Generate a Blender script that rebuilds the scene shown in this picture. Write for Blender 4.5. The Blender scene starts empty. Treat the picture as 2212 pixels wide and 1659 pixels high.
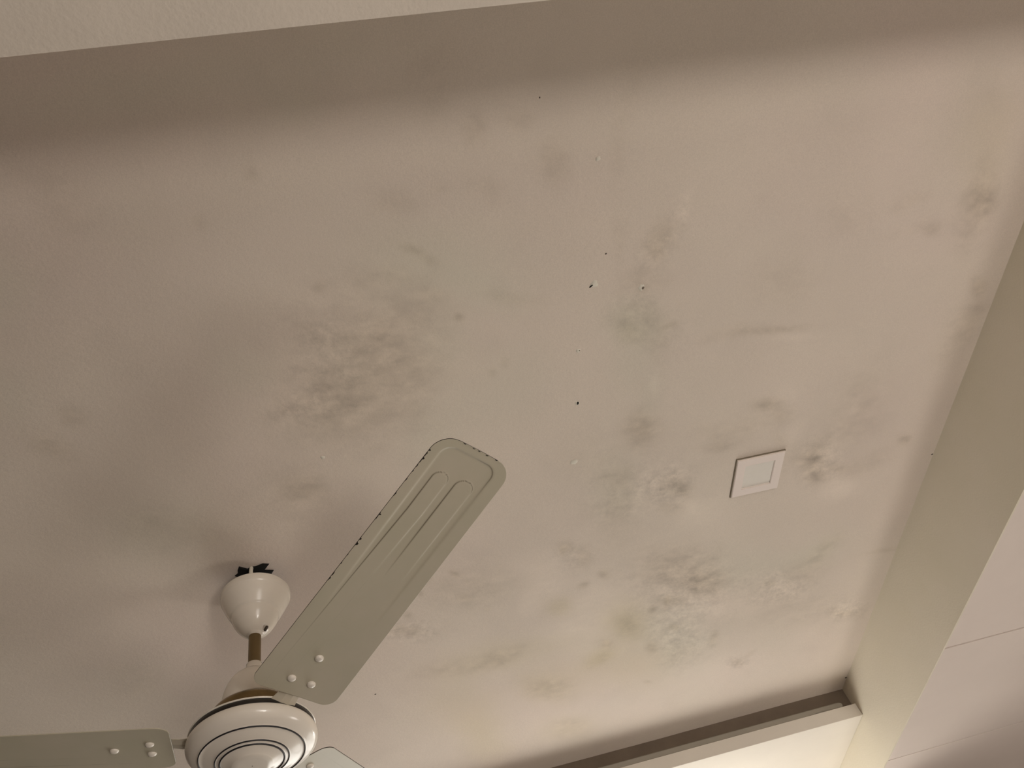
import bpy, bmesh, math, random
import numpy as np
from mathutils import Matrix, Vector

random.seed(7)
scn = bpy.context.scene
H = 1.19                      # ceiling height above the camera (m)
CAM = 1.60                    # camera height
def Z(k): return CAM + k * H  # height given in units of H above the camera

# ------------------------------------------------------------------ camera
cam_d = bpy.data.cameras.new('camera')
cam = bpy.data.objects.new('camera', cam_d)
scn.collection.objects.link(cam)
X = np.array([.97020983, -.18009967, .16204012]); Y = np.array([.04437609, .78964737, .61195408])
Y -= X * (X @ Y); X /= np.linalg.norm(X); Y /= np.linalg.norm(Y); ZZ = np.cross(X, Y)
M = np.array([X, Y, ZZ])
m4 = Matrix.Identity(4)
for i in range(3):
    m4[i][0] = M[i, 0]; m4[i][1] = -M[i, 1]; m4[i][2] = -M[i, 2]
m4.translation = (0, 0, CAM)
cam.matrix_world = m4
cam_d.sensor_width = 36.0
cam_d.lens = 1688.5 / 2212 * 36.0
cam_d.clip_start = 0.02
scn.camera = cam

# ------------------------------------------------------------------ world, exposure, lights
w = bpy.data.worlds.new('world'); scn.world = w
w.use_nodes = True
w.node_tree.nodes['Background'].inputs[0].default_value = (0.02, 0.02, 0.025, 1)
w.node_tree.nodes['Background'].inputs[1].default_value = 0.2
scn.view_settings.view_transform = 'Standard'
scn.view_settings.look = 'None'
scn.view_settings.gamma = 1.0
scn.view_settings.use_curve_mapping = False
scn.view_settings.exposure = 0.0

ALCOVE_STRENGTH = 4.0         # glowing panel added as fill in the alcove
FILL_PANEL_STRENGTH = 4.6         # glowing fill panel added behind the camera
WALL_FILL_STRENGTH = 8.0          # fill tube added on the wall behind the camera

GLOBE_STRENGTH = 29.0         # unseen globe lamp added as fill, right of the viewer
SIDE_GLOBE_STRENGTH = 11.0    # second paper lamp, added to brighten the lowered ceiling
TUBE_STRENGTH = 58.0          # unseen fill tube added in the alcove

# ------------------------------------------------------------------ helpers
C = scn.collection
def link(name, me, mats, parent=None, smooth=False):
    o = bpy.data.objects.new(name, me)
    C.objects.link(o)
    for m in (mats if isinstance(mats, (list, tuple)) else [mats]): me.materials.append(m)
    if parent: o.parent = parent
    if smooth:
        me.polygons.foreach_set('use_smooth', [True] * len(me.polygons))
    me.update()
    return o
def box_bm(bm, x0, x1, y0, y1, z0, z1, mi=0):
    v = [bm.verts.new((x, y, z)) for z in (z0, z1) for y in (y0, y1) for x in (x0, x1)]
    for q in ((0, 2, 3, 1), (4, 5, 7, 6), (0, 1, 5, 4), (2, 6, 7, 3), (0, 4, 6, 2), (1, 3, 7, 5)):
        f = bm.faces.new([v[i] for i in q]); f.material_index = mi
def box(name, x0, x1, y0, y1, z0, z1, mat, parent=None, bevel=0, kind=None):
    bm = bmesh.new(); box_bm(bm, x0, x1, y0, y1, z0, z1)
    if bevel: bmesh.ops.bevel(bm, geom=bm.edges[:], offset=bevel, segments=2, profile=.5, affect='EDGES')
    me = bpy.data.meshes.new(name); bm.to_mesh(me); bm.free()
    o = link(name, me, mat, parent)
    if kind: o['kind'] = kind
    return o
def lathe(name, prof, mat, parent=None, seg=96, loc=(0, 0), smooth=True, cap_top=False, cap_bot=False):
    """prof: list of (r, z) going from top to bottom"""
    vs, fs = [], []
    n = len(prof)
    for r, z in prof:
        for k in range(seg):
            a = 2 * math.pi * k / seg
            vs.append((loc[0] + r * math.cos(a), loc[1] + r * math.sin(a), z))
    for i in range(n - 1):
        for k in range(seg):
            k2 = (k + 1) % seg
            fs.append((i * seg + k, (i + 1) * seg + k, (i + 1) * seg + k2, i * seg + k2))
    if cap_top: fs.append(tuple(range(seg)))
    if cap_bot: fs.append(tuple(reversed(range((n - 1) * seg, n * seg))))
    me = bpy.data.meshes.new(name); me.from_pydata(vs, [], fs)
    o = link(name, me, mat, parent, smooth)
    return o
def empty(name, loc, label, cat, group=None):
    o = bpy.data.objects.new(name, None); C.objects.link(o); o.location = loc
    o['label'] = label; o['category'] = cat
    if group: o['group'] = group
    return o
def keep(o, parent):
    """parent o keeping world coordinates of the mesh (parent has only a translation)"""
    o.parent = parent; o.location = -Vector(parent.location)

def nodes(m):
    m.use_nodes = True
    nt = m.node_tree
    return nt, nt.nodes['Principled BSDF']
def mat(name, col, rough=.5, metal=0, noise=0, nscale=40, bump=0, bscale=300, spec=.5, tint=None, coat=0):
    m = bpy.data.materials.new(name); nt, b = nodes(m)
    b.inputs['Base Color'].default_value = (*col, 1)
    b.inputs['Roughness'].default_value = rough
    b.inputs['Metallic'].default_value = metal
    b.inputs['Specular IOR Level'].default_value = spec
    if coat: b.inputs['Coat Weight'].default_value = coat; b.inputs['Coat Roughness'].default_value = .08
    tc = nt.nodes.new('ShaderNodeTexCoord')
    if noise:
        n = nt.nodes.new('ShaderNodeTexNoise'); n.inputs['Scale'].default_value = nscale
        n.inputs['Detail'].default_value = 6; n.inputs['Roughness'].default_value = .6
        nt.links.new(tc.outputs['Object'], n.inputs['Vector'])
        mr = nt.nodes.new('ShaderNodeMapRange'); mr.inputs['From Min'].default_value = .3; mr.inputs['From Max'].default_value = .7
        nt.links.new(n.outputs['Fac'], mr.inputs['Value'])
        mx = nt.nodes.new('ShaderNodeMix'); mx.data_type = 'RGBA'
        t = tint or [c * (1 - noise) for c in col]
        mx.inputs['A'].default_value = (*t, 1); mx.inputs['B'].default_value = (*col, 1)
        nt.links.new(mr.outputs['Result'], mx.inputs['Factor'])
        nt.links.new(mx.outputs['Result'], b.inputs['Base Color'])
    if bump:
        n2 = nt.nodes.new('ShaderNodeTexNoise'); n2.inputs['Scale'].default_value = bscale
        n2.inputs['Detail'].default_value = 3
        nt.links.new(tc.outputs['Object'], n2.inputs['Vector'])
        bp = nt.nodes.new('ShaderNodeBump'); bp.inputs['Strength'].default_value = bump
        bp.inputs['Distance'].default_value = .002
        nt.links.new(n2.outputs['Fac'], bp.inputs['Height'])
        nt.links.new(bp.outputs['Normal'], b.inputs['Normal'])
    return m
def emit(name, col, s):
    m = bpy.data.materials.new(name); m.use_nodes = True
    nt = m.node_tree; nt.nodes.clear()
    e = nt.nodes.new('ShaderNodeEmission'); o = nt.nodes.new('ShaderNodeOutputMaterial')
    e.inputs[0].default_value = (*col, 1); e.inputs[1].default_value = s
    nt.links.new(e.outputs[0], o.inputs[0]); return m

PAINT = (.70, .635, .545)
m_wall = mat('wall_paint', (.34, .30, .26), .75, noise=.06, nscale=3, bump=.25, bscale=220, spec=.2)
m_wall2 = mat('wall_paint_dark', (.10, .085, .07), .75, noise=.06, nscale=3)
m_beam = mat('beam_paint', (.79, .725, .61), .75, noise=.14, nscale=2.2, bump=.25, bscale=220, spec=.2, tint=(.74, .685, .55))
m_beam2 = mat('soffit_paint', (.70, .63, .545), .75, noise=.10, nscale=6, bump=.3, bscale=160, spec=.2)
m_slab = mat('slab_paint', (.80, .75, .67), .7, noise=.06, nscale=5, bump=.15, bscale=200, spec=.2)
m_panel = mat('panel_laminate', (.80, .71, .645), .55, noise=.07, nscale=3, spec=.25)
m_gap = mat('gap_dark', (.10, .08, .065), .9)
m_cream = mat('cream_enamel', (.86, .80, .71), .22, spec=.5, coat=.22, noise=.05, nscale=14)
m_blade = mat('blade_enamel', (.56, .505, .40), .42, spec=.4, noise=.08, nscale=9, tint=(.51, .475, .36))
nt_b, bs_b = m_blade.node_tree, m_blade.node_tree.nodes['Principled BSDF']
src_ = bs_b.inputs['Base Color'].links[0].from_socket
at_ = nt_b.nodes.new('ShaderNodeAttribute'); at_.attribute_name = 'crease_shade'
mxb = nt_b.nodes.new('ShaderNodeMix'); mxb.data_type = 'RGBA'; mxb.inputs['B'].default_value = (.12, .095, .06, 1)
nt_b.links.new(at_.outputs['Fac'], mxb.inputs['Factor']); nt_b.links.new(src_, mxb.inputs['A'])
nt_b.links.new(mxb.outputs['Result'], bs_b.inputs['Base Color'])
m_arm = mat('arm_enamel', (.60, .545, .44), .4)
m_black = mat('black_lacquer', (.016, .012, .009), .3)
m_line = mat('pinstripe_black', (.012, .01, .012), .5)
m_shadow_line = mat('shadow_line_brown', (.22, .185, .13), .9)
m_brass = mat('antique_brass', (.22, .155, .075), .10, metal=1.0)
m_brassrod = mat('brown_rod', (.20, .14, .065), .38, metal=.6)
m_fr = mat('downlight_frame_white', (.86, .775, .72), .4)
m_diff = mat('downlight_diffuser', (.80, .765, .70), .5, noise=.03, nscale=60)
m_plaster = mat('filler_plaster', (.80, .76, .66), .8, noise=.1, nscale=150)
m_dark = mat('dark_brown_wall', (.20, .155, .115), .9, noise=.2, nscale=12, bump=.3, bscale=120)  # even dark brown for the wall band above the shelf
m_hole = mat('hole_dark', (.006, .005, .004), .95)
m_strip = mat('grey_strip', (.40, .37, .31), .6, noise=.12, nscale=12)
m_floor = mat('floor_tile', (.17, .14, .115), .35, noise=.08, nscale=4)
m_glow = emit('alcove_fill_glow', (1.0, .97, .90), ALCOVE_STRENGTH)
m_glow2 = emit('wall_fill_glow', (1.0, .92, .84), WALL_FILL_STRENGTH)
m_globe = emit('globe_glow', (1.0, .92, .84), GLOBE_STRENGTH)
m_globe2 = emit('side_globe_glow', (1.0, .92, .85), SIDE_GLOBE_STRENGTH)
m_tube = emit('tube_glow', (1.0, .95, .86), TUBE_STRENGTH)
m_fill = emit('fill_panel_glow', (1.0, .93, .87), FILL_PANEL_STRENGTH)

# ------------------------------------------------------------------ ceiling with its damp stains and darker patches (paint and relief per vertex)
STAINS_AND_PATCHES = [
  ('D',-0.030,0.835,0.1223,-0.0247,0.0268,0.1524,0.1),('D',0.035,0.860,0.0757,-0.0126,0.0168,0.0940,0.05),('D',-0.112,0.914,0.0739,-0.0122,0.0177,0.0644,0.06),  # first 'D' ovals: one broad, softly darker patch
  ('R',-0.079,0.763,0.0350,-0.0054,0.0072,0.0285,0.8),('R',-0.066,0.827,0.0562,-0.0080,0.0123,0.0452,0.8),('R',-0.118,0.901,0.0570,-0.0072,0.0135,0.0372,0.9),
  ('R',-0.163,0.913,0.0323,-0.0067,0.0078,0.0320,0.4),('D',-0.163,1.107,0.0393,-0.0073,0.0111,0.0373,0.09),('D',-0.207,1.121,0.0519,-0.0158,0.0150,0.0750,0.05),
  ('D',-0.584,0.885,0.0234,-0.0148,0.0229,0.0218,0.09),('D',-0.523,0.831,0.0207,-0.0070,0.0050,0.0191,0.08),('G',-0.532,0.601,0.0369,-0.0189,0.0070,0.0464,0.7),
  ('G',-0.591,0.779,0.0394,-0.0182,0.0093,0.0453,0.6),('G',-0.478,1.133,0.1035,-0.0265,0.0321,0.0859,0.8),('D',-0.478,1.133,0.0876,-0.0189,0.0271,0.0614,0.05),
  ('D',-0.401,0.446,0.0331,-0.0176,0.0220,0.0241,0.04),('D',-0.398,0.490,0.0305,-0.0077,0.0049,0.0212,0.04),('G',-0.062,0.309,0.1651,-0.0043,0.0012,0.0371,0.6),
  ('G',-0.285,0.327,0.1217,-0.0050,-0.0072,0.0304,0.5),('G',-0.060,0.361,0.0386,-0.0056,0.0047,0.0260,0.5),('D',-0.135,0.452,0.0092,-0.0024,0.0013,0.0099,0.07),
  ('D',-0.224,0.518,0.0092,-0.0029,0.0015,0.0104,0.05),('D',0.153,0.339,0.0342,-0.0021,0.0038,0.0196,0.03),('D',0.147,0.393,0.0316,-0.0026,0.0039,0.0242,0.04),
  ('D',0.215,0.445,0.0184,-0.0019,0.0024,0.0257,0.08),('D',0.283,0.432,0.0225,-0.0007,0.0029,0.0183,0.06),('D',0.347,0.497,0.0253,-0.0003,0.0035,0.0314,0.08),
  ('R',0.347,0.497,0.0253,-0.0003,0.0035,0.0314,0.3),('D',0.223,0.539,0.0339,-0.0041,0.0114,0.0170,0.05),('D',0.145,0.516,0.0149,-0.0011,0.0022,0.0109,0.05),
  ('D',0.064,0.531,0.0439,-0.0033,0.0067,0.0235,0.05),('D',0.086,0.621,0.0204,-0.0024,0.0086,0.0073,0.1),('D',0.115,0.645,0.0176,-0.0043,0.0107,0.0093,0.07),
  ('G',0.092,0.673,0.1105,-0.0097,0.0200,0.0806,0.8),('G',0.175,0.651,0.1204,-0.0060,0.0209,0.0710,0.6),('G',0.219,0.734,0.0675,-0.0030,0.0127,0.0479,0.7),
  ('G',0.124,0.837,0.0514,-0.0061,0.0109,0.0621,0.7),('G',0.203,0.989,0.1264,0.0175,-0.0270,0.0830,0.7),('G',0.074,1.055,0.0553,-0.0081,0.0143,0.0735,0.6),
  ('D',0.111,0.723,0.0244,-0.0018,0.0046,0.0169,0.07),('D',0.042,0.682,0.0468,-0.0025,0.0086,0.0179,0.04),('D',0.262,0.742,0.0515,-0.0007,0.0097,0.0155,0.05),
  ('D',0.156,0.771,0.0084,-0.0007,0.0017,0.0079,0.12),('D',0.237,0.893,0.0091,-0.0008,0.0020,0.0154,0.06),('D',0.212,0.912,0.0073,-0.0005,0.0016,0.0089,0.07),
  ('D',-0.073,0.665,0.0089,-0.0017,0.0017,0.0087,0.08),('D',0.470,0.647,0.0123,0.0026,0.0020,0.0549,0.04),('D',0.461,0.447,0.0127,-0.0076,0.0033,0.0738,0.035),
  ('D',0.550,0.660,0.0220,-0.0205,0.0184,0.0306,0.13),('R',0.552,0.679,0.0282,-0.0233,0.0206,0.0448,1),('D',0.545,0.701,0.0147,0.0012,0.0025,0.0155,0.1),
  ('D',0.530,0.752,0.0427,0.0116,-0.0093,0.0302,0.07),('L',0.590,0.612,0.0108,-0.0026,0.0035,0.0345,0.1),('R',0.591,0.621,0.0126,0.0028,0.0020,0.0272,1),
  ('D',0.513,0.771,0.0084,0.0005,0.0016,0.0082,0.1),('R',0.510,0.799,0.0379,0.0019,0.0072,0.0314,0.5),('D',0.512,0.842,0.0398,0.0137,-0.0086,0.0379,0.07),
  ('G',0.508,0.852,0.0488,0.0195,-0.0105,0.0546,1.2),('D',0.495,0.882,0.0254,0.0014,0.0052,0.0268,0.1),('G',0.494,0.950,0.0385,-0.0172,0.0244,0.0620,0.8),
  ('D',0.577,0.868,0.0168,0.0021,-0.0017,0.0068,0.1),('D',0.551,0.904,0.0194,-0.0105,0.0118,0.0402,0.05),('R',0.538,0.869,0.0688,0.0039,0.0139,0.0555,0.6),
  ('D',0.535,1.128,0.0347,0.0025,0.0087,0.0406,0.12),('D',0.516,1.163,0.0327,0.0023,0.0085,0.0416,0.08),('L',0.554,1.017,0.0084,0.0018,0.0019,0.0250,0.07),
  ('G',0.551,1.047,0.0264,-0.0057,0.0117,0.0729,0.6),('D',0.723,0.917,0.0591,0.0058,-0.0045,0.0167,0.06),('D',0.816,0.919,0.0712,0.0035,-0.0023,0.0097,0.09),
  ('L',0.842,0.944,0.0523,0.0033,0.0006,0.0099,0.05),('D',0.818,1.117,0.0333,0.0043,0.0010,0.0141,0.12),('D',0.869,1.149,0.0342,0.0008,0.0148,0.0215,0.08),
  ('L',0.872,1.103,0.0236,0.0036,0.0055,0.0192,0.05),('D',0.813,1.156,0.0650,0.0058,0.0158,0.0354,0.05),('D',0.727,1.190,0.0782,0.0097,0.0029,0.0367,0.06),
  ('D',0.710,1.235,0.0453,0.0038,0.0019,0.0152,0.07),('D',0.886,1.244,0.0174,0.0033,0.0044,0.0182,0.07),('L',0.913,1.229,0.0160,-0.0231,0.0169,0.0381,0.07),
  ('D',1.060,1.266,0.0660,0.0393,-0.0348,0.0608,0.06),('D',1.065,1.141,0.0633,0.0472,-0.0327,0.0694,0.05),('D',0.988,1.330,0.0524,0.0103,0.0139,0.0487,0.08),
  ('R',1.013,1.360,0.0733,0.0163,0.0198,0.0746,1.2),('D',0.988,1.361,0.0514,-0.0104,0.0498,0.0253,0.08),('D',1.031,1.413,0.0340,0.0061,0.0095,0.0275,0.08),
  ('L',1.025,1.329,0.0268,0.0143,-0.0055,0.0297,0.13),('L',1.097,1.464,0.0472,0.0173,0.0030,0.0475,0.12),('D',1.080,1.394,0.0329,0.0033,0.0090,0.0136,0.09),
  ('D',1.238,1.342,0.0168,0.0049,0.0043,0.0167,0.12),('D',1.156,1.399,0.0590,0.0218,-0.0320,0.0336,0.05),('R',0.606,1.340,0.0595,0.0058,0.0170,0.0711,1.2),
  ('D',0.624,1.345,0.0361,-0.0016,0.0184,0.0331,0.07),('D',0.655,1.370,0.0268,0.0025,0.0077,0.0259,0.06),('D',0.624,1.417,0.0343,0.0017,0.0103,0.0200,0.08),
  ('L',0.585,1.296,0.0326,0.0023,0.0091,0.0306,0.07),('L',0.537,1.351,0.0113,-0.0113,0.0086,0.0493,0.1),('L',0.685,1.427,0.0500,0.0046,0.0149,0.0438,0.09),
  ('L',0.741,1.435,0.0763,0.0084,0.0226,0.0681,0.05),('G',0.478,1.304,0.0567,0.0035,0.0162,0.0914,0.8),('D',0.487,1.383,0.0467,0.0039,0.0141,0.0966,0.07),
  ('D',0.488,1.277,0.0338,0.0013,0.0095,0.0299,0.05),('R',0.479,1.334,0.0688,0.0036,0.0201,0.0934,0.6),('D',0.431,1.217,0.0543,0.0013,0.0148,0.0572,0.04),
  ('D',1.220,0.679,0.0295,0.0143,0.0066,0.0502,0.13),('D',1.221,0.739,0.0354,0.0114,0.0109,0.0616,0.08),('D',1.286,0.910,0.0172,0.0100,0.0032,0.0272,0.15),
  ('D',1.290,1.008,0.0228,0.0383,-0.0428,0.0315,0.08),('D',1.287,1.084,0.0411,-0.0117,0.0283,0.0539,0.04),('D',1.063,0.685,0.0299,0.0087,-0.0101,0.0118,0.06),
  ('D',1.117,0.742,0.0512,0.0063,-0.0005,0.0130,0.05),('D',1.132,0.755,0.0178,0.0035,0.0029,0.0108,0.07),('D',0.941,0.694,0.0514,0.0101,0.0081,0.0402,0.04),
  ('D',0.818,0.815,0.0546,0.0220,-0.0117,0.0438,0.04),('L',1.368,1.141,0.0005,0.0175,-0.0754,0.0099,0.05),('D',0.360,1.458,0.0162,-0.0000,0.0052,0.0201,0.13),
  ('D',0.405,1.500,0.0237,0.0004,0.0078,0.0310,0.09),('D',0.350,1.468,0.0069,-0.0001,0.0023,0.0135,0.13),('R',0.385,1.483,0.0469,0.0003,0.0153,0.0409,0.9),
  ('D',0.101,1.525,0.0659,-0.0058,0.0232,0.0683,0.05),('D',0.171,1.497,0.0777,-0.0063,0.0266,0.1013,0.045),('D',-0.059,1.640,0.0481,-0.0031,0.0247,0.0178,0.1),
  ('R',-0.049,1.653,0.0876,-0.0058,0.0342,0.0457,1.1),('D',0.029,1.465,0.0105,-0.0018,0.0036,0.0163,0.1),('D',0.090,1.463,0.0134,-0.0025,0.0127,0.0071,0.12),
  ('D',0.002,1.511,0.0074,-0.0012,0.0027,0.0101,0.14),('D',-0.039,1.578,0.0096,-0.0016,0.0036,0.0122,0.12),('D',0.104,1.562,0.0156,-0.0012,0.0056,0.0140,0.08),
  ('D',0.157,1.627,0.0081,-0.0006,0.0030,0.0092,0.08),('L',0.308,1.535,0.0560,-0.0013,0.0191,0.0735,0.1),('L',0.271,1.622,0.0237,-0.0016,0.0086,0.0553,0.08),
  ('L',0.443,1.703,0.0632,-0.0106,0.0399,0.1112,0.09),('L',0.393,1.784,0.0761,0.0072,0.0078,0.0632,0.08),('L',0.461,1.917,0.0683,0.0016,0.0275,0.0579,0.07),
  ('Y',0.538,1.819,0.0677,0.0043,0.0257,0.0847,1.2),('D',0.545,1.832,0.0463,0.0027,0.0176,0.0513,0.1),('D',0.474,1.901,0.0273,0.0010,0.0109,0.0309,0.1),
  ('Y',0.349,1.669,0.0369,-0.0002,0.0134,0.0382,0.8),('D',0.349,1.669,0.0320,-0.0002,0.0116,0.0344,0.06),('Y',0.463,1.974,0.0421,0.0120,-0.0235,0.0365,0.9),
  ('D',0.463,1.974,0.0304,0.0090,-0.0170,0.0274,0.09),('D',0.200,1.854,0.0837,0.0052,-0.0219,0.0300,0.09),('D',0.048,1.856,0.0971,0.0003,0.0111,0.0300,0.06),
  ('Y',0.187,1.849,0.1843,0.0065,-0.0074,0.0648,0.7),('Y',0.326,2.044,0.0819,-0.0010,0.0358,0.0947,1),('D',0.326,2.056,0.0657,-0.0006,0.0289,0.0572,0.09),
  ('Y',0.070,2.049,0.1020,-0.0113,0.0471,0.1398,0.8),('Y',0.124,2.253,0.0820,-0.0082,0.0408,0.1306,1),('Y',0.535,2.039,0.1295,0.0056,0.0544,0.1199,0.9),
  ('Y',0.383,2.312,0.0892,0.0003,0.0432,0.0712,0.7),('D',0.390,2.316,0.0596,0.0003,0.0289,0.0549,0.07),('D',0.698,1.668,0.1216,0.0080,0.0414,0.0785,0.07),
  ('D',0.655,1.625,0.0791,0.0085,0.0266,0.0953,0.06),('R',0.705,1.738,0.1520,0.0125,0.0536,0.1228,1),('D',0.657,1.769,0.0385,0.0014,0.0139,0.0166,0.13),
  ('D',0.759,1.741,0.0561,0.0063,0.0196,0.0535,0.1),('D',0.641,1.775,0.0082,0.0017,0.0030,0.0208,0.14),('D',0.465,1.592,0.0149,0.0006,0.0051,0.0184,0.13),
  ('D',0.406,1.614,0.0161,0.0027,-0.0032,0.0113,0.13),('L',0.814,1.859,0.1029,0.0046,0.0378,0.0354,0.07),('G',0.877,1.719,0.1005,0.0126,0.0341,0.0821,1),
  ('L',0.931,1.881,0.1218,0.0088,0.0443,0.0542,0.05),('G',1.061,1.742,0.0654,0.0295,-0.0371,0.0540,1),('D',1.098,1.715,0.0352,0.0174,-0.0284,0.0278,0.09),
  ('D',1.059,1.801,0.0517,0.0208,-0.0101,0.0491,0.08),('D',1.279,1.808,0.0598,0.0043,0.0057,0.0114,0.07),('R',0.999,1.863,0.0770,0.0123,0.0275,0.0675,1.2),
  ('L',1.014,1.864,0.0217,0.0034,0.0077,0.0180,0.16),('D',0.955,1.816,0.0211,0.0019,0.0074,0.0109,0.1),('D',1.032,1.961,0.1755,0.0178,0.0652,0.0952,0.05),
  ('R',1.233,2.047,0.0582,0.0108,0.0217,0.0455,1.2),('D',1.228,2.057,0.0430,0.0023,0.0258,0.0191,0.1),('G',0.683,1.939,0.1018,0.0123,0.0398,0.1376,1.1),
  ('R',0.685,1.962,0.0879,0.0104,0.0347,0.1162,1),('D',0.603,1.792,0.0076,0.0059,-0.0077,0.0116,0.16),('D',0.672,1.898,0.0143,0.0014,0.0055,0.0157,0.16),
  ('D',0.800,1.996,0.0040,0.0122,-0.0326,0.0110,0.12),('D',0.699,2.036,0.0533,0.0115,-0.0102,0.0398,0.07),('D',0.601,1.974,0.0144,0.0018,0.0058,0.0279,0.13),
  ('D',0.908,2.170,0.0262,0.0030,0.0109,0.0211,0.09),('R',0.908,2.170,0.0392,0.0046,0.0163,0.0317,1.2),('D',0.942,2.140,0.0195,0.0047,-0.0116,0.0104,0.08),
  ('D',0.614,2.157,0.0121,0.0007,0.0053,0.0103,0.1),('L',0.760,2.133,0.1811,0.0146,0.0351,0.0789,0.04),('D',0.474,1.901,0.0036,0.0104,-0.0170,0.0101,0.14),
  ('D',-0.655,1.576,0.0442,-0.0212,0.0190,0.0660,0.04),('D',0.021,0.774,0.0983,0.0001,-0.0007,0.0295,0.03),('L',-0.219,0.617,0.1109,-0.0172,0.0201,0.0655,0.035),
  ('L',-0.210,0.826,0.0536,-0.0211,0.0121,0.0889,0.03),('G',-0.218,0.794,0.0452,-0.0093,0.0099,0.0384,0.6),('L',0.717,0.511,0.1425,0.0139,0.0188,0.0833,0.03),
  ('L',1.017,0.517,0.0604,0.0131,0.0163,0.1167,0.04),('Y',1.180,0.572,0.0627,0.0313,0.0083,0.0836,0.6),
]
XR = 1.128 * H                # plane of the right-hand beam face
YB = 2.112 * H                # back wall above the shelf
def vnoise(x, y, scale, seed):
    rs = np.random.RandomState(seed); n = 256
    g = rs.rand(n, n)
    u = x * scale + 1000.3; v = y * scale + 1000.7
    iu = np.floor(u).astype(int); iv = np.floor(v).astype(int)
    fu = u - iu; fv = v - iv
    fu = fu * fu * fu * (fu * (fu * 6 - 15) + 10); fv = fv * fv * fv * (fv * (fv * 6 - 15) + 10)
    a = g[iu % n, iv % n]; b = g[(iu + 1) % n, iv % n]; c = g[iu % n, (iv + 1) % n]; d = g[(iu + 1) % n, (iv + 1) % n]
    return (a * (1 - fu) + b * fu) * (1 - fv) + (c * (1 - fu) + d * fu) * fv - .5
def fbm(x, y, scale, seed, octv=5, gain=.55):
    s = 0; a = 1
    for i in range(octv):
        ang = .7 * i + seed
        xr = x * math.cos(ang) - y * math.sin(ang); yr = x * math.sin(ang) + y * math.cos(ang)
        s = s + a * vnoise(xr, yr, scale * 2 ** i, seed * 13 + i); a *= gain
    return s
def build_ceiling():
    xs = np.concatenate([[-1.95, -1.7, -1.5], np.arange(-1.30, XR + .0001, .005), [XR + .01]])
    ys = np.concatenate([[-2.45, -2.0, -1.5, -1.0, -.5], np.arange(.20, YB + .02, .005), [YB + .05]])
    nx, ny = len(xs), len(ys)
    gx, gy = np.meshgrid(xs, ys)
    gx = gx.ravel(); gy = gy.ravel()
    wx = gx + .020 * fbm(gx, gy, 9, 3, 4); wy = gy + .020 * fbm(gx, gy, 9, 5, 4)
    # domain-warped copies so that blotches have ragged outlines
    wx = wx + .045 * fbm(gx, gy, 3, 6, 3); wy = wy + .045 * fbm(gx, gy, 3, 7, 3)
    D = np.zeros_like(gx); L = D.copy(); G = D.copy(); Yl = D.copy(); R = D.copy()
    for k, cx, cy, a, b, c, d, s in STAINS_AND_PATCHES:
        det = a * d - b * c
        big = max(abs(a), abs(b), abs(c), abs(d))
        q = min(1.0, big / .05)
        dx = gx + (wx - gx) * q - cx; dy = gy + (wy - gy) * q - cy
        u = (d * dx - b * dy) / det; v = (-c * dx + a * dy) / det
        r2 = u * u + v * v
        g = np.exp(-np.minimum(r2, 40) ** 1.25 * .75)
        g = s * g
        if k == 'D': D += g
        elif k == 'L': L += g
        elif k == 'G': G += g
        elif k == 'Y': Yl += g
        else: R += g
    R = np.clip(R, 0, 1.3)
    speck = fbm(gx, gy, 45, 11, 4, .75)
    speck2 = fbm(gx, gy * 1.6, 22, 21, 4, .7)
    cloud = fbm(gx, gy, 1.6, 31, 4, .5)
    cloud2 = fbm(gx * 1.3, gy, 5.0, 37, 4, .6)
    val = 1 - D * .85 * np.clip(1 + 1.5 * speck2 + .5 * speck, 0, 2.5) + L * .9 * (1 + .5 * speck2)
    val += R * (-.035 + .15 * np.clip(speck, -.7, .7) - .10 * np.clip(speck2 - .18, 0, 1))
    val += .07 * cloud + .028 * cloud2
    val += -.022 * np.clip(fbm(gx, gy, 8, 53, 3) - .25, 0, 1) * 3
    tint = fbm(gx, gy, 1.2, 41, 4, .6)
    base = np.array([.715, .632, .548])
    col = np.ones((len(gx), 4)); col[:, :3] = base * val[:, None]
    gm = np.clip(G * .55 + tint * .45, -.5, 1.3)[:, None]
    col[:, :3] *= 1 + gm * np.array([-.055, .0, -.03])
    col[:, :3] *= 1 + np.clip(-gm, 0, 1) * np.array([.01, -.025, .01])
    col[:, :3] *= 1 - np.clip(D, 0, .3)[:, None] * np.array([0, .08, .30])
    ym = np.clip(Yl, 0, 1.5)[:, None]
    col[:, :3] *= 1 + ym * np.array([-.03, -.03, -.10])
    z = np.full_like(gx, Z(1)) + R * .0012 * speck + .0008 * fbm(gx, gy, 6, 61, 4) - L * .003
    z += .0014 * fbm(gx, gy, 1.5, 67, 2)
    co = np.stack([gx, gy, z], 1)
    global zat
    def zat(x, y):
        return float(z[int(np.argmin((gx - x) ** 2 + (gy - y) ** 2))])
    idx = np.arange(nx * ny).reshape(ny, nx)
    a = idx[:-1, :-1].ravel(); b = idx[:-1, 1:].ravel(); c = idx[1:, 1:].ravel(); d = idx[1:, :-1].ravel()
    faces = np.stack([a, d, c, b], 1)
    me = bpy.data.meshes.new('ceiling')
    me.vertices.add(len(co)); me.vertices.foreach_set('co', co.ravel())
    nf = len(faces)
    me.loops.add(nf * 4); me.polygons.add(nf)
    me.polygons.foreach_set('loop_start', np.arange(nf) * 4)
    me.loops.foreach_set('vertex_index', faces.ravel())
    me.polygons.foreach_set('use_smooth', np.ones(nf, bool))
    me.update(calc_edges=True)
    at = me.color_attributes.new('paint', 'FLOAT_COLOR', 'POINT')
    at.data.foreach_set('color', col.ravel())
    ra = me.attributes.new('rough_patch', 'FLOAT', 'POINT'); ra.data.foreach_set('value', R)
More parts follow.
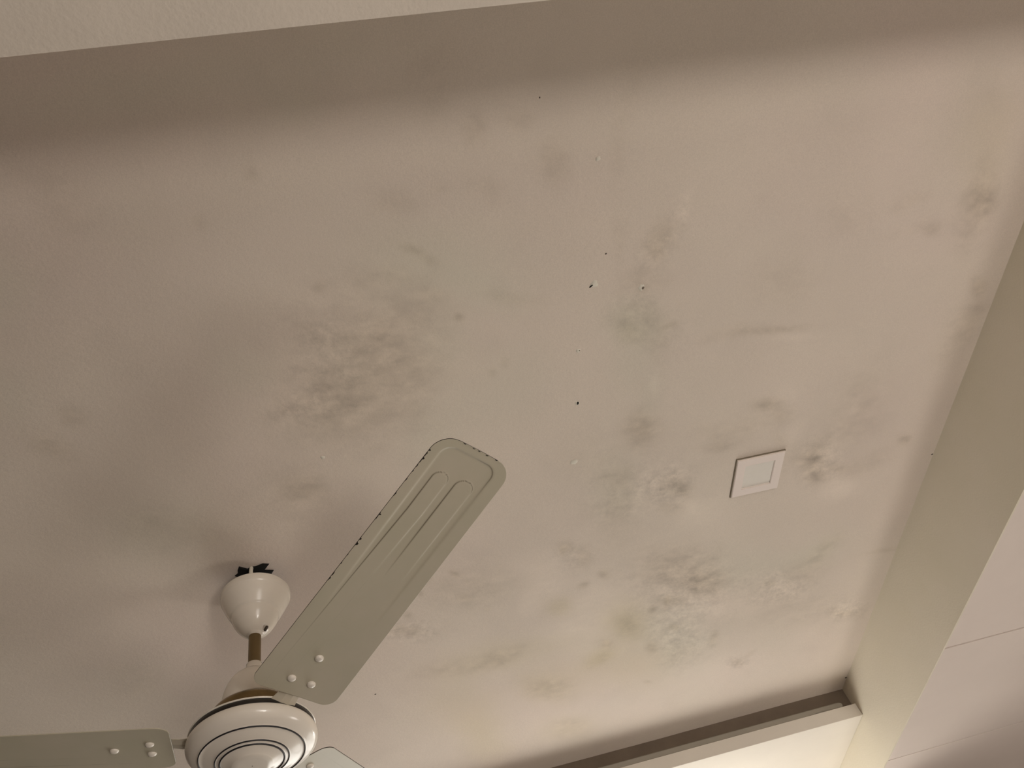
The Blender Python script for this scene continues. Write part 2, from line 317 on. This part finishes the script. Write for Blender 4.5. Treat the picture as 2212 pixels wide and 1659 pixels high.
    m = bpy.data.materials.new('stained_ceiling_paint'); nt, bs = nodes(m)
    va = nt.nodes.new('ShaderNodeVertexColor'); va.layer_name = 'paint'
    rp = nt.nodes.new('ShaderNodeAttribute'); rp.attribute_name = 'rough_patch'
    tc = nt.nodes.new('ShaderNodeTexCoord')
    n1 = nt.nodes.new('ShaderNodeTexNoise'); n1.inputs['Scale'].default_value = 560; n1.inputs['Detail'].default_value = 2
    n2 = nt.nodes.new('ShaderNodeTexNoise'); n2.inputs['Scale'].default_value = 110; n2.inputs['Detail'].default_value = 5
    n2.inputs['Roughness'].default_value = .7
    for n in (n1, n2): nt.links.new(tc.outputs['Object'], n.inputs['Vector'])
    # fine mottling of the paint
    m1 = nt.nodes.new('ShaderNodeMath'); m1.operation = 'MULTIPLY_ADD'; m1.inputs[1].default_value = .24; m1.inputs[2].default_value = .88
    nt.links.new(n1.outputs['Fac'], m1.inputs[0])
    m2 = nt.nodes.new('ShaderNodeMath'); m2.operation = 'SUBTRACT'; m2.inputs[1].default_value = .5
    nt.links.new(n2.outputs['Fac'], m2.inputs[0])
    m3 = nt.nodes.new('ShaderNodeMath'); m3.operation = 'MULTIPLY_ADD'; m3.inputs[1].default_value = .32; m3.inputs[2].default_value = .05
    nt.links.new(rp.outputs['Fac'], m3.inputs[0])
    m4_ = nt.nodes.new('ShaderNodeMath'); m4_.operation = 'MULTIPLY_ADD'
    nt.links.new(m2.outputs[0], m4_.inputs[0]); nt.links.new(m3.outputs[0], m4_.inputs[1]); nt.links.new(m1.outputs[0], m4_.inputs[2])
    vm = nt.nodes.new('ShaderNodeVectorMath'); vm.operation = 'SCALE'
    nt.links.new(va.outputs['Color'], vm.inputs[0]); nt.links.new(m4_.outputs[0], vm.inputs['Scale'])
    nt.links.new(vm.outputs[0], bs.inputs['Base Color'])
    bs.inputs['Roughness'].default_value = .8; bs.inputs['Specular IOR Level'].default_value = .15
    bp = nt.nodes.new('ShaderNodeBump'); bp.inputs['Distance'].default_value = .002; bp.inputs['Strength'].default_value = .3
    nt.links.new(n2.outputs['Fac'], bp.inputs['Height']); nt.links.new(bp.outputs['Normal'], bs.inputs['Normal'])
    o = bpy.data.objects.new('ceiling', me); C.objects.link(o); me.materials.append(m)
    o['kind'] = 'structure'
    return o
ceiling = build_ceiling()
# small things in the plaster: drill holes and filler dabs, each a piece of the ceiling
def dab(name, x, y, r, material, thick, seed, asp=1.0, rot=0, n=14, jag=.25):
    rs = random.Random(seed); bm = bmesh.new()
    top, bot = [], []
    zc = zat(x, y) + .0012; thick *= .35
    for k in range(n):
        a = 2 * math.pi * k / n; q = r * (1 + jag * (rs.random() - .5) * 2)
        px, py = q * math.cos(a), q * asp * math.sin(a)
        c, s = math.cos(rot), math.sin(rot)
        px, py = px * c - py * s, px * s + py * c
        top.append(bm.verts.new((x + px, y + py, zc)))
        bot.append(bm.verts.new((x + px * .82, y + py * .82, zc - .0015 - thick)))
    cen = bm.verts.new((x, y, zc - .0015 - thick * 1.3))
    for k in range(n):
        j = (k + 1) % n
        bm.faces.new((top[k], bot[k], bot[j], top[j])); bm.faces.new((bot[k], cen, bot[j]))
    bmesh.ops.recalc_face_normals(bm, faces=bm.faces[:])
    me = bpy.data.meshes.new(name); bm.to_mesh(me); bm.free()
    return link(name, me, material, ceiling, True)
dab('filler_dab', .4150, .7445, .0085, m_plaster, .0012, 1, jag=.2)
dab('drill_hole', .4085, .7482, .0040, m_hole, .0026, 2, asp=.45, rot=-.75, n=9, jag=.35)
dab('filler_dab', .5085, .7700, .0075, m_plaster, .0008, 3)
dab('drill_hole', .5115, .7716, .0038, mat('hole_brown', (.16, .13, .10), .9), .0016, 4, n=8, jag=.35)
dab('filler_dab', .3838, 1.0215, .0055, m_plaster, .0010, 5)
dab('drill_hole', .3843, 1.0215, .0030, m_hole, .0022, 6, asp=1.5, rot=.2, n=8, jag=.4)
dab('filler_dab', .3848, .8890, .0055, m_plaster, .0014, 7)
dab('drill_hole', .3870, .8890, .0018, mat('hole_grey', (.2, .17, .13), .9), .0022, 8, n=7)
dab('filler_dab', .3776, 1.1859, .0100, m_plaster, .0016, 9, asp=.85, jag=.18)
dab('filler_dab', .4164, .5053, .0052, m_plaster, .0014, 10, asp=.8)
dab('filler_dab', -.1377, 1.0346, .0048, m_plaster, .0014, 11)
for i, (x, y, r) in enumerate(((.4356, .6853, .0019), (.3186, .3936, .0015), (-.1613, 1.8739, .0026), (1.3385, 2.4407, .0042), (1.3385, 1.4179, .003))):
    dab('paint_fleck', x, y, r, m_gap, .0008, 20 + i, n=7)

# ------------------------------------------------------------------ rest of the shell
ZB = Z(.787)
ztop = Z(1) + .12
box('wall_left', -2.05, -1.94, -2.5, 3.4, 0, ztop, m_wall2, kind='structure')
box('wall_right', 3.0, 3.1, -2.5, 3.4, 0, ztop, m_wall, kind='structure')
box('floor', -2.05, 3.1, -2.5, 3.4, -.1, 0, m_floor, kind='structure')
# back wall: the plaster above the shelf stands on the shelf slab; below it a deep alcove
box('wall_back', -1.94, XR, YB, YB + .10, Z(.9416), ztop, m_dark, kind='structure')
# wall of the alcove with an opening for an unseen glowing panel, added as fill
ax0, ax1, az0, az1 = -.45 * H, .90 * H, Z(-.35), Z(.62)
bm = bmesh.new()
box_bm(bm, -1.94, ax0, 3.30, 3.4, 0, Z(.906)); box_bm(bm, ax1, XR, 3.30, 3.4, 0, Z(.906))
box_bm(bm, ax0, ax1, 3.30, 3.4, 0, az0); box_bm(bm, ax0, ax1, 3.30, 3.4, az1, Z(.906))
me = bpy.data.meshes.new('wall_alcove'); bm.to_mesh(me); bm.free()
link('wall_alcove', me, m_wall)['kind'] = 'structure'
wa = box('fill_panel_2', ax0, ax1, 3.365, 3.37, az0, az1, m_glow, kind='structure')
for k in range(4):
    xx = ax0 + (ax1 - ax0 - .05) * k / 3
    box('panel_frame', xx, xx + .05, 3.31, 3.36, az0, az1, m_fr, wa)
box('wall_side', XR, XR + .10, 2.72, 3.4, 0, ZB - .014, m_wall, kind='structure')
box('wall_far', XR + .10, 3.0, 3.30, 3.4, 0, ZB, m_wall, kind='structure')
# wall behind the camera, with an opening for an added, unseen fill panel
wx0, wx1, wz0, wz1 = .95, 2.30, .35, 1.75
bm = bmesh.new()
box_bm(bm, -1.94, wx0, -2.5, -2.4, 0, ztop); box_bm(bm, wx1, 3.0, -2.5, -2.4, 0, ztop)
box_bm(bm, wx0, wx1, -2.5, -2.4, 0, wz0); box_bm(bm, wx0, wx1, -2.5, -2.4, wz1, ztop)
me = bpy.data.meshes.new('wall_front'); bm.to_mesh(me); bm.free()
link('wall_front', me, m_wall)['kind'] = 'structure'
wn = box('fill_panel_1', wx0, wx1, -2.47, -2.465, wz0, wz1, m_fill, kind='structure')
for k in range(3):
    xx = wx0 + (wx1 - wx0 - .05) * k / 2
    box('panel_frame', xx, xx + .05, -2.46, -2.41, wz0, wz1, m_fr, wn)
# beams
b1 = box('beam', -1.94, XR, -.10, .1696 * H, ZB, ztop, m_beam2)
b1['kind'] = 'structure'
bm = bmesh.new(); box_bm(bm, XR, XR + .22, -2.4, 3.30, ZB + .0125, ztop); box_bm(bm, XR, XR + .005, -2.4, 3.30, ZB - .0004, ZB + .0125)
me = bpy.data.meshes.new('beam'); bm.to_mesh(me); bm.free(); bR = link('beam', me, m_beam)
bR['kind'] = 'structure'
# lowered ceiling of boards beyond the beam, flush with the beam face
low = box('lowered_ceiling', XR + .225, 3.0, -2.4, 3.30, ZB + .0135, ztop, m_gap, kind='structure')
seam0 = 1.385 * .787 * H; pitch = .6107
k = -6
ys_ = [seam0 + pitch * k for k in range(-6, 5)]
gaps = {0: .0050, 1: .0050, 2: .0050, 6: .0062, 7: .0056, 8: .0056}
for i in range(len(ys_) - 1):
    g0 = gaps.get(i, .003) / 2; g1 = gaps.get(i + 1, .003) / 2
    for x0, x1 in ((XR + .0052, XR + .83), (XR + .833, 3.0)):
        dz = (.0006 if (i % 2) else 0)
        y1 = min(ys_[i + 1] - g1, 3.30); y0 = max(ys_[i] + g0, -2.4)
        if y1 - y0 > .05:
            bxo = box('ceiling_board', x0, x1, y0, y1, ZB - dz, ZB + .012, m_panel, low, bevel=.0005)

# ------------------------------------------------------------------ shelf slab over the alcove
sl = box('shelf_slab', -1.94, XR - .001, 2.089 * H, 3.30, Z(.906), Z(.9416), m_slab, bevel=.0012)
sl['label'] = 'long pale plastered slab projecting below the ceiling, brightly lit underneath, meeting the beam'
sl['category'] = 'slab'
# flat rounded strip lying on the slab against the wall, slightly bowed up at its end
def strip():
    n = 60; x0, x1 = -1.6, 1.096 * H
    zb = Z(.9416); hh = .020; yb = YB - .0015; th = .012
    vs, fs = [], []
    def lift(x):
        t = (x - (x1 - .075)) / .028
        return .0042 * math.exp(-t * t) + .0012
    secs = []
    for i in range(n + 1):
        x = x0 + (x1 - x0) * (1 - (1 - i / n) ** 1.8)
        e = max(0.0, (x - (x1 - hh / 2)) / (hh / 2))
        hs = math.sqrt(max(0.0, 1 - e * e))
        hs = max(hs, .12)
        c = zb + hh / 2 + .0060
        lo = c - hh / 2 * hs + lift(x) * (1 if e == 0 else .3) - .0045; hi = c + hh / 2 * hs
        r = [(yb, lo), (yb, hi), (yb - th * .6, hi), (yb - th, hi - .004 * hs), (yb - th, lo + .004 * hs), (yb - th * .6, lo)]
        secs.append([(x, y, z) for y, z in r])
    for s in secs: vs += s
    for i in range(n):
        for k in range(6):
            k2 = (k + 1) % 6
            fs.append((i * 6 + k, i * 6 + k2, (i + 1) * 6 + k2, (i + 1) * 6 + k))
    fs.append(tuple(range(5, -1, -1))); fs.append(tuple(n * 6 + k for k in range(6)))
    me = bpy.data.meshes.new('conduit_strip'); me.from_pydata(vs, [], fs)
    o = link('conduit_strip', me, m_strip)
    o['label'] = 'thin grey strip with a rounded end lying on the slab in the dark gap'
    o['category'] = 'strip'
strip()

# ------------------------------------------------------------------ fill lamps, all added out of view
def tube(name, p0, p1, r, m, parent):
    p0, p1 = Vector(p0), Vector(p1); d = (p1 - p0).normalized()
    up = Vector((0, 0, 1)); sd = d.cross(up)
    vs, fs = [], []; n = 20
    for p in (p0, p1):
        for k in range(n):
            a = 2 * math.pi * k / n; vs.append(tuple(p + sd * r * math.cos(a) + up * r * math.sin(a)))
    for k in range(n): fs.append((k, (k + 1) % n, n + (k + 1) % n, n + k))
    fs.append(tuple(reversed(range(n)))); fs.append(tuple(range(n, 2 * n)))
    me = bpy.data.meshes.new(name); me.from_pydata(vs, [], fs); o = link(name, me, m)
    keep(o, parent); return o
tx, ty0, ty1, tz = .66 * H, 2.26 * H, 3.24, Z(.42)  # unseen tube added to light the beam face; batten and rods invented
fx = empty('fill_tube_light', (tx, (ty0 + ty1) / 2, tz), 'unseen fill tube added under the slab, with a batten and two rods', 'lamp')
tube('glowing_tube', (tx, ty0, tz), (tx, ty1, tz), .014, m_tube, fx)
for y in (ty0 - .02, ty1):
    o = box('end_cap', tx - .02, tx + .02, y, y + .02, tz - .02, tz + .02, m_fr, bevel=.003); keep(o, fx)
o = box('batten', tx - .03, tx + .03, ty0 - .02, ty1 + .02, tz - .062, tz - .022, m_fr, bevel=.003); keep(o, fx)
for y in (2.50 * H, 3.15):
    o = tube('hanging_rod', (tx + .035, y, tz - .04), (tx + .035, y, Z(.906)), .004, m_fr, fx)
# globe floor lamp added out of frame as fill light
gx_, gy_, gz_ = 1.12, -1.05, .95
gl = empty('fill_floor_lamp', (gx_, gy_, 0), 'unseen fill lamp added behind the viewer, shaped as a round paper floor lamp', 'lamp')
def fill_paper_lamp(root, x, y, z, m):
    keep(lathe('paper_globe', [(.25 * math.sin(math.pi * k / 20) + 1e-4, z + .25 * math.cos(math.pi * k / 20)) for k in range(21)], m, loc=(x, y), seg=32), root)
    keep(lathe('pole', [(.012, z - .24), (.012, .03)], m_black, loc=(x, y), seg=24), root)
    keep(lathe('base', [(.012, .03), (.13, .022), (.14, .012), (.14, 0)], m_black, loc=(x, y), seg=48, cap_bot=True), root)
fill_paper_lamp(gl, gx_, gy_, gz_, m_globe)
g2 = empty('fill_floor_lamp', (1.78, 1.6, 0), 'unseen fill lamp added under the boarded lower ceiling, shaped as a paper floor lamp', 'lamp')
fill_paper_lamp(g2, 1.78, 1.6, .75, m_globe2)  # lamp added out of view to brighten the boards
# second tube, unseen, added as fill on the wall behind the camera
lx0, lx1, ly, lz = -.9, .3, -2.33, 2.15
f2 = empty('fill_tube_light', ((lx0 + lx1) / 2, ly, lz), 'unseen fill tube with batten, added on the wall behind the viewer', 'lamp')
tube('glowing_tube', (lx0, ly, lz), (lx1, ly, lz), .014, m_glow2, f2)
for x in (lx0 - .02, lx1):
    o = box('end_cap', x, x + .02, ly - .02, ly + .02, lz - .02, lz + .02, m_fr, bevel=.003); keep(o, f2)
o = box('batten', lx0 - .02, lx1 + .02, -2.399, ly - .021, lz - .03, lz + .03, m_fr, bevel=.003); keep(o, f2)

# ------------------------------------------------------------------ square downlight
dx0, dx1, dy0, dy1 = .6515 * H, .757 * H, 1.0775 * H, 1.187 * H
dcx, dcy = (dx0 + dx1) / 2, (dy0 + dy1) / 2
dl = empty('square_downlight', (dcx, dcy, Z(1)), 'small square white recessed panel light, switched off, set in the stained ceiling', 'light')
def frame(name, ho, hi, zt, zb, m, parent, bev=.0012):
    bm = bmesh.new()
    so, si = (dx1 - dx0) / 2 * ho, (dx1 - dx0) / 2 * hi
    ro = [(-so, -so), (so, -so), (so, so), (-so, so)]; ri = [(-si, -si), (si, -si), (si, si), (-si, si)]
    a = [bm.verts.new((dcx + x, dcy + y, zb)) for x, y in ro]; b = [bm.verts.new((dcx + x, dcy + y, zb)) for x, y in ri]
    c = [bm.verts.new((dcx + x, dcy + y, zt)) for x, y in ro]; d = [bm.verts.new((dcx + x, dcy + y, zt)) for x, y in ri]
    for k in range(4):
        j = (k + 1) % 4
        bm.faces.new((a[k], b[k], b[j], a[j])); bm.faces.new((a[k], a[j], c[j], c[k]))
        bm.faces.new((b[j], b[k], d[k], d[j])); bm.faces.new((c[k], c[j], d[j], d[k]))
    bmesh.ops.recalc_face_normals(bm, faces=bm.faces[:])
    bmesh.ops.bevel(bm, geom=[e for e in bm.edges if abs(e.verts[0].co.z - zb) < 1e-6 and abs(e.verts[1].co.z - zb) < 1e-6 and len(e.link_faces) == 2 and e.calc_face_angle(0) > .5], offset=bev, segments=2, affect='EDGES')
    me = bpy.data.meshes.new(name); bm.to_mesh(me); bm.free()
    o = link(name, me, m); keep(o, parent); return o
frame('frame', .975, .60, Z(1) + .003, Z(1) - .0066, m_fr, dl)
o = box('painted_shadow_line', dcx - .063, dcx + .063, dcy - .063, dcy + .063, Z(1) - .0026, Z(1) + .003, m_shadow_line); keep(o, dl)  # brown plate edge stands in for the shadow line round the frame
s_ = (dx1 - dx0) / 2 * .62
o = box('diffuser', dcx - s_, dcx + s_, dcy - s_, dcy + s_, Z(1) - .0032, Z(1) + .002, m_diff); keep(o, dl)

# ------------------------------------------------------------------ ceiling fan
FX, FY = -.2853 * H, 1.13 * H
FB = Vector((FX, FY, Z(1)))
fan = empty('ceiling_fan', FB, 'cream three-bladed ceiling fan with brown downrod, gold band and black pinstripes', 'fan')
def ln(name, prof, m, **kw):
    o = lathe(name, [(r * H, Z(z)) for r, z in prof], m, loc=(FX, FY), **kw); keep(o, fan); return o
def smoothprof(pts, n=8):
    out = []
    P = [pts[0]] + list(pts) + [pts[-1]]
    for i in range(1, len(P) - 2):
        for k in range(n):
            t = k / n
            q = []
            for d in (0, 1):
                p0, p1, p2, p3 = P[i - 1][d], P[i][d], P[i + 1][d], P[i + 2][d]
                q.append(.5 * (2 * p1 + (p2 - p0) * t + (2 * p0 - 5 * p1 + 4 * p2 - p3) * t * t + (3 * p1 - p0 - 3 * p2 + p3) * t ** 3))
            out.append(tuple(q))
    out.append(pts[-1]); return out
# canopy cup: rim, band, bulging cone, step and lower bowl
cup = [(.052, .9690), (.0560, .9695), (.0585, .968)] + smoothprof([(.0593, .966), (.0595, .960), (.0586, .9545)], 4) \
    + smoothprof([(.0574, .9535), (.0540, .944), (.0485, .9325), (.0425, .9215)], 6) \
    + smoothprof([(.0400, .9200), (.0365, .9085), (.0295, .8965), (.0215, .8875), (.0150, .8830)], 6) \
    + [(.0125, .8820), (.0120, .8790), (.0095, .8785)]
canopy = ln('canopy', cup, m_cream)
ln('canopy_inside', [(.0525, .9688), (.050, .955), (.044, .938), (.010, .93)], m_gap)
o = lathe('set_screw', [(.0005, 0), (.0026, 0), (.0030, .001), (.0030, .011), (.0022, .012), (.0005, .012)], m_gap, seg=16)
o.parent = fan
o.rotation_euler = (math.radians(85), 0, math.radians(35)); o.location = Vector((FX + .0175 * H, FY - .004 * H, Z(.8835))) - FB
# hook, suspension wire and ragged hook hole in the ceiling
rs = random.Random(5)
bm = bmesh.new(); n = 22; top, bot = [], []
for k in range(n):
    a = 2 * math.pi * k / n; r = .030 * (1 + .55 * (rs.random() - .5)) * (1.2 if k % 5 == 0 else 1)
    top.append(bm.verts.new((FX - .003 + r * math.cos(a) * 1.2, FY - .022 + r * math.sin(a), Z(1) - .0006)))
    bot.append(bm.verts.new((FX - .003 + r * .9 * math.cos(a) * 1.2, FY - .022 + r * .9 * math.sin(a), Z(1) - .0030)))
bm.faces.new(list(reversed(bot)))
for k in range(n):
    j = (k + 1) % n; bm.faces.new((top[k], top[j], bot[j], bot[k]))
bmesh.ops.recalc_face_normals(bm, faces=bm.faces[:])
me = bpy.data.meshes.new('hook_box'); bm.to_mesh(me); bm.free()
o = link('hook_box', me, m_hole); keep(o, fan)
ln('hook_shackle', [(.020, .997), (.0205, .990), (.0205, .965), (.016, .935)], m_hole, seg=16)
def wire(name, pts, r, m, parent, smooth_n=8):
    pts = [Vector(p) for p in pts]
    cu = bpy.data.curves.new(name, 'CURVE'); cu.dimensions = '3D'; cu.bevel_depth = r; cu.bevel_resolution = 3
    sp = cu.splines.new('NURBS'); sp.points.add(len(pts) - 1)
    for i, p in enumerate(pts): sp.points[i].co = (*p, 1)
    sp.use_endpoint_u = True; sp.order_u = 3
    tmp = bpy.data.objects.new('tmp', cu); C.objects.link(tmp)
    dg = bpy.context.evaluated_depsgraph_get()
    me = bpy.data.meshes.new_from_object(tmp.evaluated_get(dg)); me.name = name
    me.materials.clear()
    bpy.data.objects.remove(tmp)
    o = link(name, me, m, None, True); keep(o, parent); return o
wire('supply_cable', [(FX + .001, FY - .044, Z(1) - .002), (FX + .001, FY - .050, Z(1) - .016), (FX + .004, FY - .050, Z(.966)), (FX + .004, FY - .03, Z(.94))], .0042, m_plaster, fan)

ln('downrod', [(.0102, .935), (.0102, .815)], m_brassrod, seg=32)
hous = [(.0112, .8245), (.0128, .8235), (.0130, .818)] + smoothprof([(.0137, .8127), (.0241, .8045), (.0330, .7975), (.0415, .784), (.0462, .7700), (.0480, .758), (.0484, .7490)], 6) + [(.0478, .7470), (.0465, .7465)]
ln('motor_housing', hous, m_cream)
ln('gold_band', [(.0460, .7475), (.0490, .7468), (.0500, .7455)] + smoothprof([(.0512, .7440), (.0590, .7395), (.0640, .733), (.0670, .722)], 5) + [(.0675, .716), (.0675, .704)], m_brass)
ln('top_cover', [(.05, .7060), (.088, .7055), (.0925, .7045), (.0930, .7032), (.0920, .7022), (.05, .7022)], m_cream)
ln('black_ring', [(.0885, .7024), (.0918, .7018), (.0920, .6975), (.0910, .6940)], m_black)
dish = smoothprof([(.0905, .6955), (.0938, .6925), (.0952, .6870), (.0938, .6805), (.0885, .6745), (.0800, .6697)], 7)
dish += [(.0765, .6686), (.0760, .6676), (.0750, .6681)] + smoothprof([(.0700, .6670), (.0600, .6632), (.0535, .6611)], 4)
dish += [(.0530, .6600), (.0522, .6606), (.0500, .6601), (.0468, .6594), (.0462, .6580), (.0452, .6588)]
dish += smoothprof([(.0430, .6580), (.0360, .6556), (.0300, .6528)], 4) + [(.0285, .6518), (.020, .6512), (.010, .6511), (.0008, .6510)]
bowl = ln('motor_bottom_cover', dish, m_cream, seg=160)
for r, z, wd in ((.0757, .66765, .0009), (.0526, .66005, .0008), (.0457, .65812, .0011)):
    o = lathe('pinstripe', [((r + wd) * H, Z(z + .0006)), ((r + wd * .5) * H, Z(z - .0009)), ((r - wd * .5) * H, Z(z - .0011)), ((r - wd) * H, Z(z + .0004))], m_line, loc=(0, 0), seg=160)
    o.parent = bowl; o.location = (FX, FY, 0)

# blades -----------------------------------------------------------
S0, S1 = .1335, .7040
def halfw(s): return .0792 + (.0690 - .0792) * (s - S0) / (S1 - S0)
def sdf_stadium(s, t, tip, tc, r, s_end):
    a = np.clip(s, s_end, tip - r)
    return np.hypot(s - a, t - tc) - r
def blade_mesh(k):
    ns, nt_ = (260, 240) if k == 0 else (160, 90)
    u = np.linspace(0, 1, ns); u = u + .0 * u
    # denser rows near both rounded ends
    s = S0 + (S1 - S0) * (u - .085 * np.sin(2 * np.pi * u) / 1.0 * .9)
    v = np.linspace(-1, 1, nt_)
    Sg, Vg = np.meshgrid(s, v, indexing='ij')
    W = halfw(Sg)
    r0, r1 = .024, .034
    d0 = np.clip(r0 - (Sg - S0), 0, r0); d1 = np.clip(r1 - (S1 - Sg), 0, r1)
    W = W - (r0 - np.sqrt(np.maximum(r0 * r0 - d0 * d0, 1e-9))) - (r1 - np.sqrt(np.maximum(r1 * r1 - d1 * d1, 1e-9)))
    T = Vg * W
    # the tip edge is skewed a little
    Sg = Sg - .0 * T
    rise = lambda d, wd: 1 / (1 + np.exp(np.clip(d / wd, -40, 40)))
    fade = np.clip((Sg - .17) / .33, 0, 1); fade = fade * fade * (3 - 2 * fade)
    # edge between the stamped panels drifts outward toward the root
    tc1 = -.0245 - .016 * np.clip((.56 - Sg) / .37, 0, 1)
    sd1 = sdf_stadium(Sg, T, .6430, tc1, .0138, .12); sd2 = sdf_stadium(Sg, T, .6475, .0185, .0160, .12)
    hgt = -.0014 * rise(sd1, .0006) * (.10 + .90 * np.clip((Sg - .40) / .16, 0, 1)) * np.clip((Sg - .20) / .15, 0, 1)
    hgt -= .0014 * rise(sd2, .0006) * np.clip((Sg - .42) / .12, 0, 1)
    q = np.maximum(np.abs(T + .002) - .0475, 0)
    rr = .020
    dx = np.maximum(Sg - (.689 - rr), 0); dy = np.maximum(np.abs(T + .003) - (.0490 - rr), 0)
    dout = np.hypot(dx, dy) - rr
    hgt += .0018 * rise(dout, .0011) * np.clip((Sg - .30) / .25, 0, 1)
    hgt += .0010 * np.cos(np.clip(np.abs(T) / np.maximum(W, 1e-4), 0, 1) * np.pi / 2)
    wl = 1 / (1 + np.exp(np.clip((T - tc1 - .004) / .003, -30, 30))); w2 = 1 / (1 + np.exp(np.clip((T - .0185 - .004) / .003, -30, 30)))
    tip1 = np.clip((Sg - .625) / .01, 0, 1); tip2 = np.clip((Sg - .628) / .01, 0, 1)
    rib_shade = np.exp(-(sd1 / .0007) ** 2) * np.clip(wl * np.clip((Sg - .17) / .25, .0, .8) + tip1 * .8 + .10, 0, .85) * (.4 + .6 * fade)  # rib shading painted as dark lines, stronger on one side and the tip
    rib_shade += np.exp(-(sd2 / .0007) ** 2) * np.clip(w2 * .7 + tip2 * .8 + .15, 0, .85) * np.clip((Sg - .43) / .12, 0, 1)
    rib_shade += np.exp(-(dout / .0008) ** 2) * np.clip((T - .0) / .02, 0, 1) * np.clip((Sg - .62) / .05, 0, 1) * .65
    return Sg, T, hgt, rib_shade
def build_blade(k):
    az = math.radians(-48.3237 + 120 * k)
    c, sn = math.cos(az), math.sin(az)
    Sg, T, hg, rib_shade = blade_mesh(k)
    zb = Z(.6849) + .101 * Sg - .1187 * T
    x = FX + Sg * c - T * sn; y = FY + Sg * sn + T * c
    ns, nt_ = Sg.shape
    low_ = np.stack([x, y, zb - .0002 + hg], -1).reshape(-1, 3)
    up = np.stack([x, y, zb + .0013 + hg], -1).reshape(-1, 3)
    co = np.concatenate([low_, up]); N = ns * nt_
    idx = np.arange(N).reshape(ns, nt_)
    a = idx[:-1, :-1].ravel(); b = idx[1:, :-1].ravel(); cc = idx[1:, 1:].ravel(); d = idx[:-1, 1:].ravel()
    f1 = np.stack([a, b, cc, d], 1)[:, ::-1]; f2 = np.stack([a, b, cc, d], 1) + N
    faces = [tuple(q) for q in f1.tolist()] + [tuple(q) for q in f2.tolist()]
    nface = len(faces); mi = [0] * nface
    def side(ids, m):
        for i in range(len(ids) - 1):
            p, q = int(ids[i]), int(ids[i + 1]); faces.append((p, q, q + N, p + N)); mi.append(m)
    side(idx[:, 0], 1); side(idx[-1, :], 1); side(idx[::-1, -1], 0); side(idx[0, ::-1], 1)
    me = bpy.data.meshes.new('blade'); me.from_pydata(co.tolist(), [], faces)
    sm = [True] * nface + [False] * (len(faces) - nface)
    me.polygons.foreach_set('material_index', mi)
    o = link('blade', me, [m_blade, m_black])
    da = me.attributes.new('crease_shade', 'FLOAT', 'POINT'); da.data.foreach_set('value', np.concatenate([rib_shade.ravel(), rib_shade.ravel() * 0]).astype(np.float32))
    me.polygons.foreach_set('use_smooth', sm); me.polygons.foreach_set('material_index', mi)
    keep(o, fan)
    # chipped paint along the leading edge
    def P(s, t, dz=0): return (FX + s * c - t * sn, FY + s * sn + t * c, Z(.6849) + .101 * s - .1187 * t + dz)
    rsb = random.Random(40 + k)
    vs, fs = [], []
    # thin worn dark lip along the leading edge
    if True:
        for i in range(26):
            s = .20 + .47 * rsb.random() ** .45
            wdt = (.0008 + .0028 * rsb.random() ** 3); ln_ = .0012 + .004 * rsb.random()
            t0 = -halfw(s) + .0001
            b0 = len(vs)
            for ds, dt in ((-ln_, -.0002), (ln_, -.0002), (ln_ * .3, wdt), (-ln_ * .4, wdt * .8)):
                vs.append(P(s + ds, t0 + dt, -.0005))
            fs.append((b0, b0 + 1, b0 + 2, b0 + 3))
        for i in range(5):
            t0 = -.03 + .058 * i / 4 + .006 * rsb.random(); wdt = .0012; b0 = len(vs)
            for dt, ds in ((-.003, .0002), (.003, .0002), (.001, -wdt), (-.001, -wdt)):
                vs.append(P(S1 + ds, t0 + dt, -.0005))
            fs.append((b0, b0 + 1, b0 + 2, b0 + 3))
    me = bpy.data.meshes.new('paint_chip'); me.from_pydata(vs, [], fs)
    oc = link('paint_chip', me, m_black); oc.parent = o; oc['kind'] = 'stuff'
    # screws
    nrm = Vector((0, 0, -1))
    for s, t in ((.2280, 0), (.1692, -.0188), (.1692, .0188)):
        prof = [(.0075, .004), (.0075, .0), (.0068, -.0020), (.0045, -.0034), (.0018, -.0039), (.0002, -.0040)]
        os_ = lathe('blade_screw', prof, m_cream, seg=24)
        os_.parent = o; os_.location = P(s, t, -.0002)
        os_.rotation_euler = (math.atan(-.1187) * c, math.atan(-.1187) * sn, 0)
    # arm: stamped bracket from the motor to the blade (lies on top of the blade)
    bm = bmesh.new()
    st = [(.085, .020, 0.0), (.105, .023, 0.0), (.122, .0195, .0008), (.136, .0185, .0022), (.150, .040, .0025), (.190, .042, .0025), (.235, .018, .0025), (.246, .008, .0025)]
    prev = None
    for s, wv, dz in st:
        ring = []
        for t, e in ((-wv, 0), (-wv * .35, 1), (wv * .35, 1), (wv, 0)):
            p = P(s, t, .0018 + dz); ring.append((p, e))
        lo = [bm.verts.new((p[0], p[1], p[2] + (.004 if e == 0 and s < .14 else 0))) for p, e in ring]
        hi = [bm.verts.new((p[0], p[1], p[2] + .007 - (.002 if e == 0 else 0))) for p, e in ring]
        if prev:
            pl_, ph = prev
            for i in range(3):
                bm.faces.new((pl_[i], pl_[i + 1], lo[i + 1], lo[i])); bm.faces.new((ph[i], hi[i], hi[i + 1], ph[i + 1]))
            bm.faces.new((pl_[0], lo[0], hi[0], ph[0])); bm.faces.new((pl_[3], ph[3], hi[3], lo[3]))
        else:
            bm.faces.new(lo + list(reversed(hi)))
        prev = (lo, hi)
    bm.faces.new(list(reversed(prev[0])) + prev[1])
    bmesh.ops.recalc_face_normals(bm, faces=bm.faces[:])
    me = bpy.data.meshes.new('blade_arm'); bm.to_mesh(me); bm.free()
    oa = link('blade_arm', me, m_arm); keep(oa, fan)
for k in (0, 1, 2): build_blade(k)
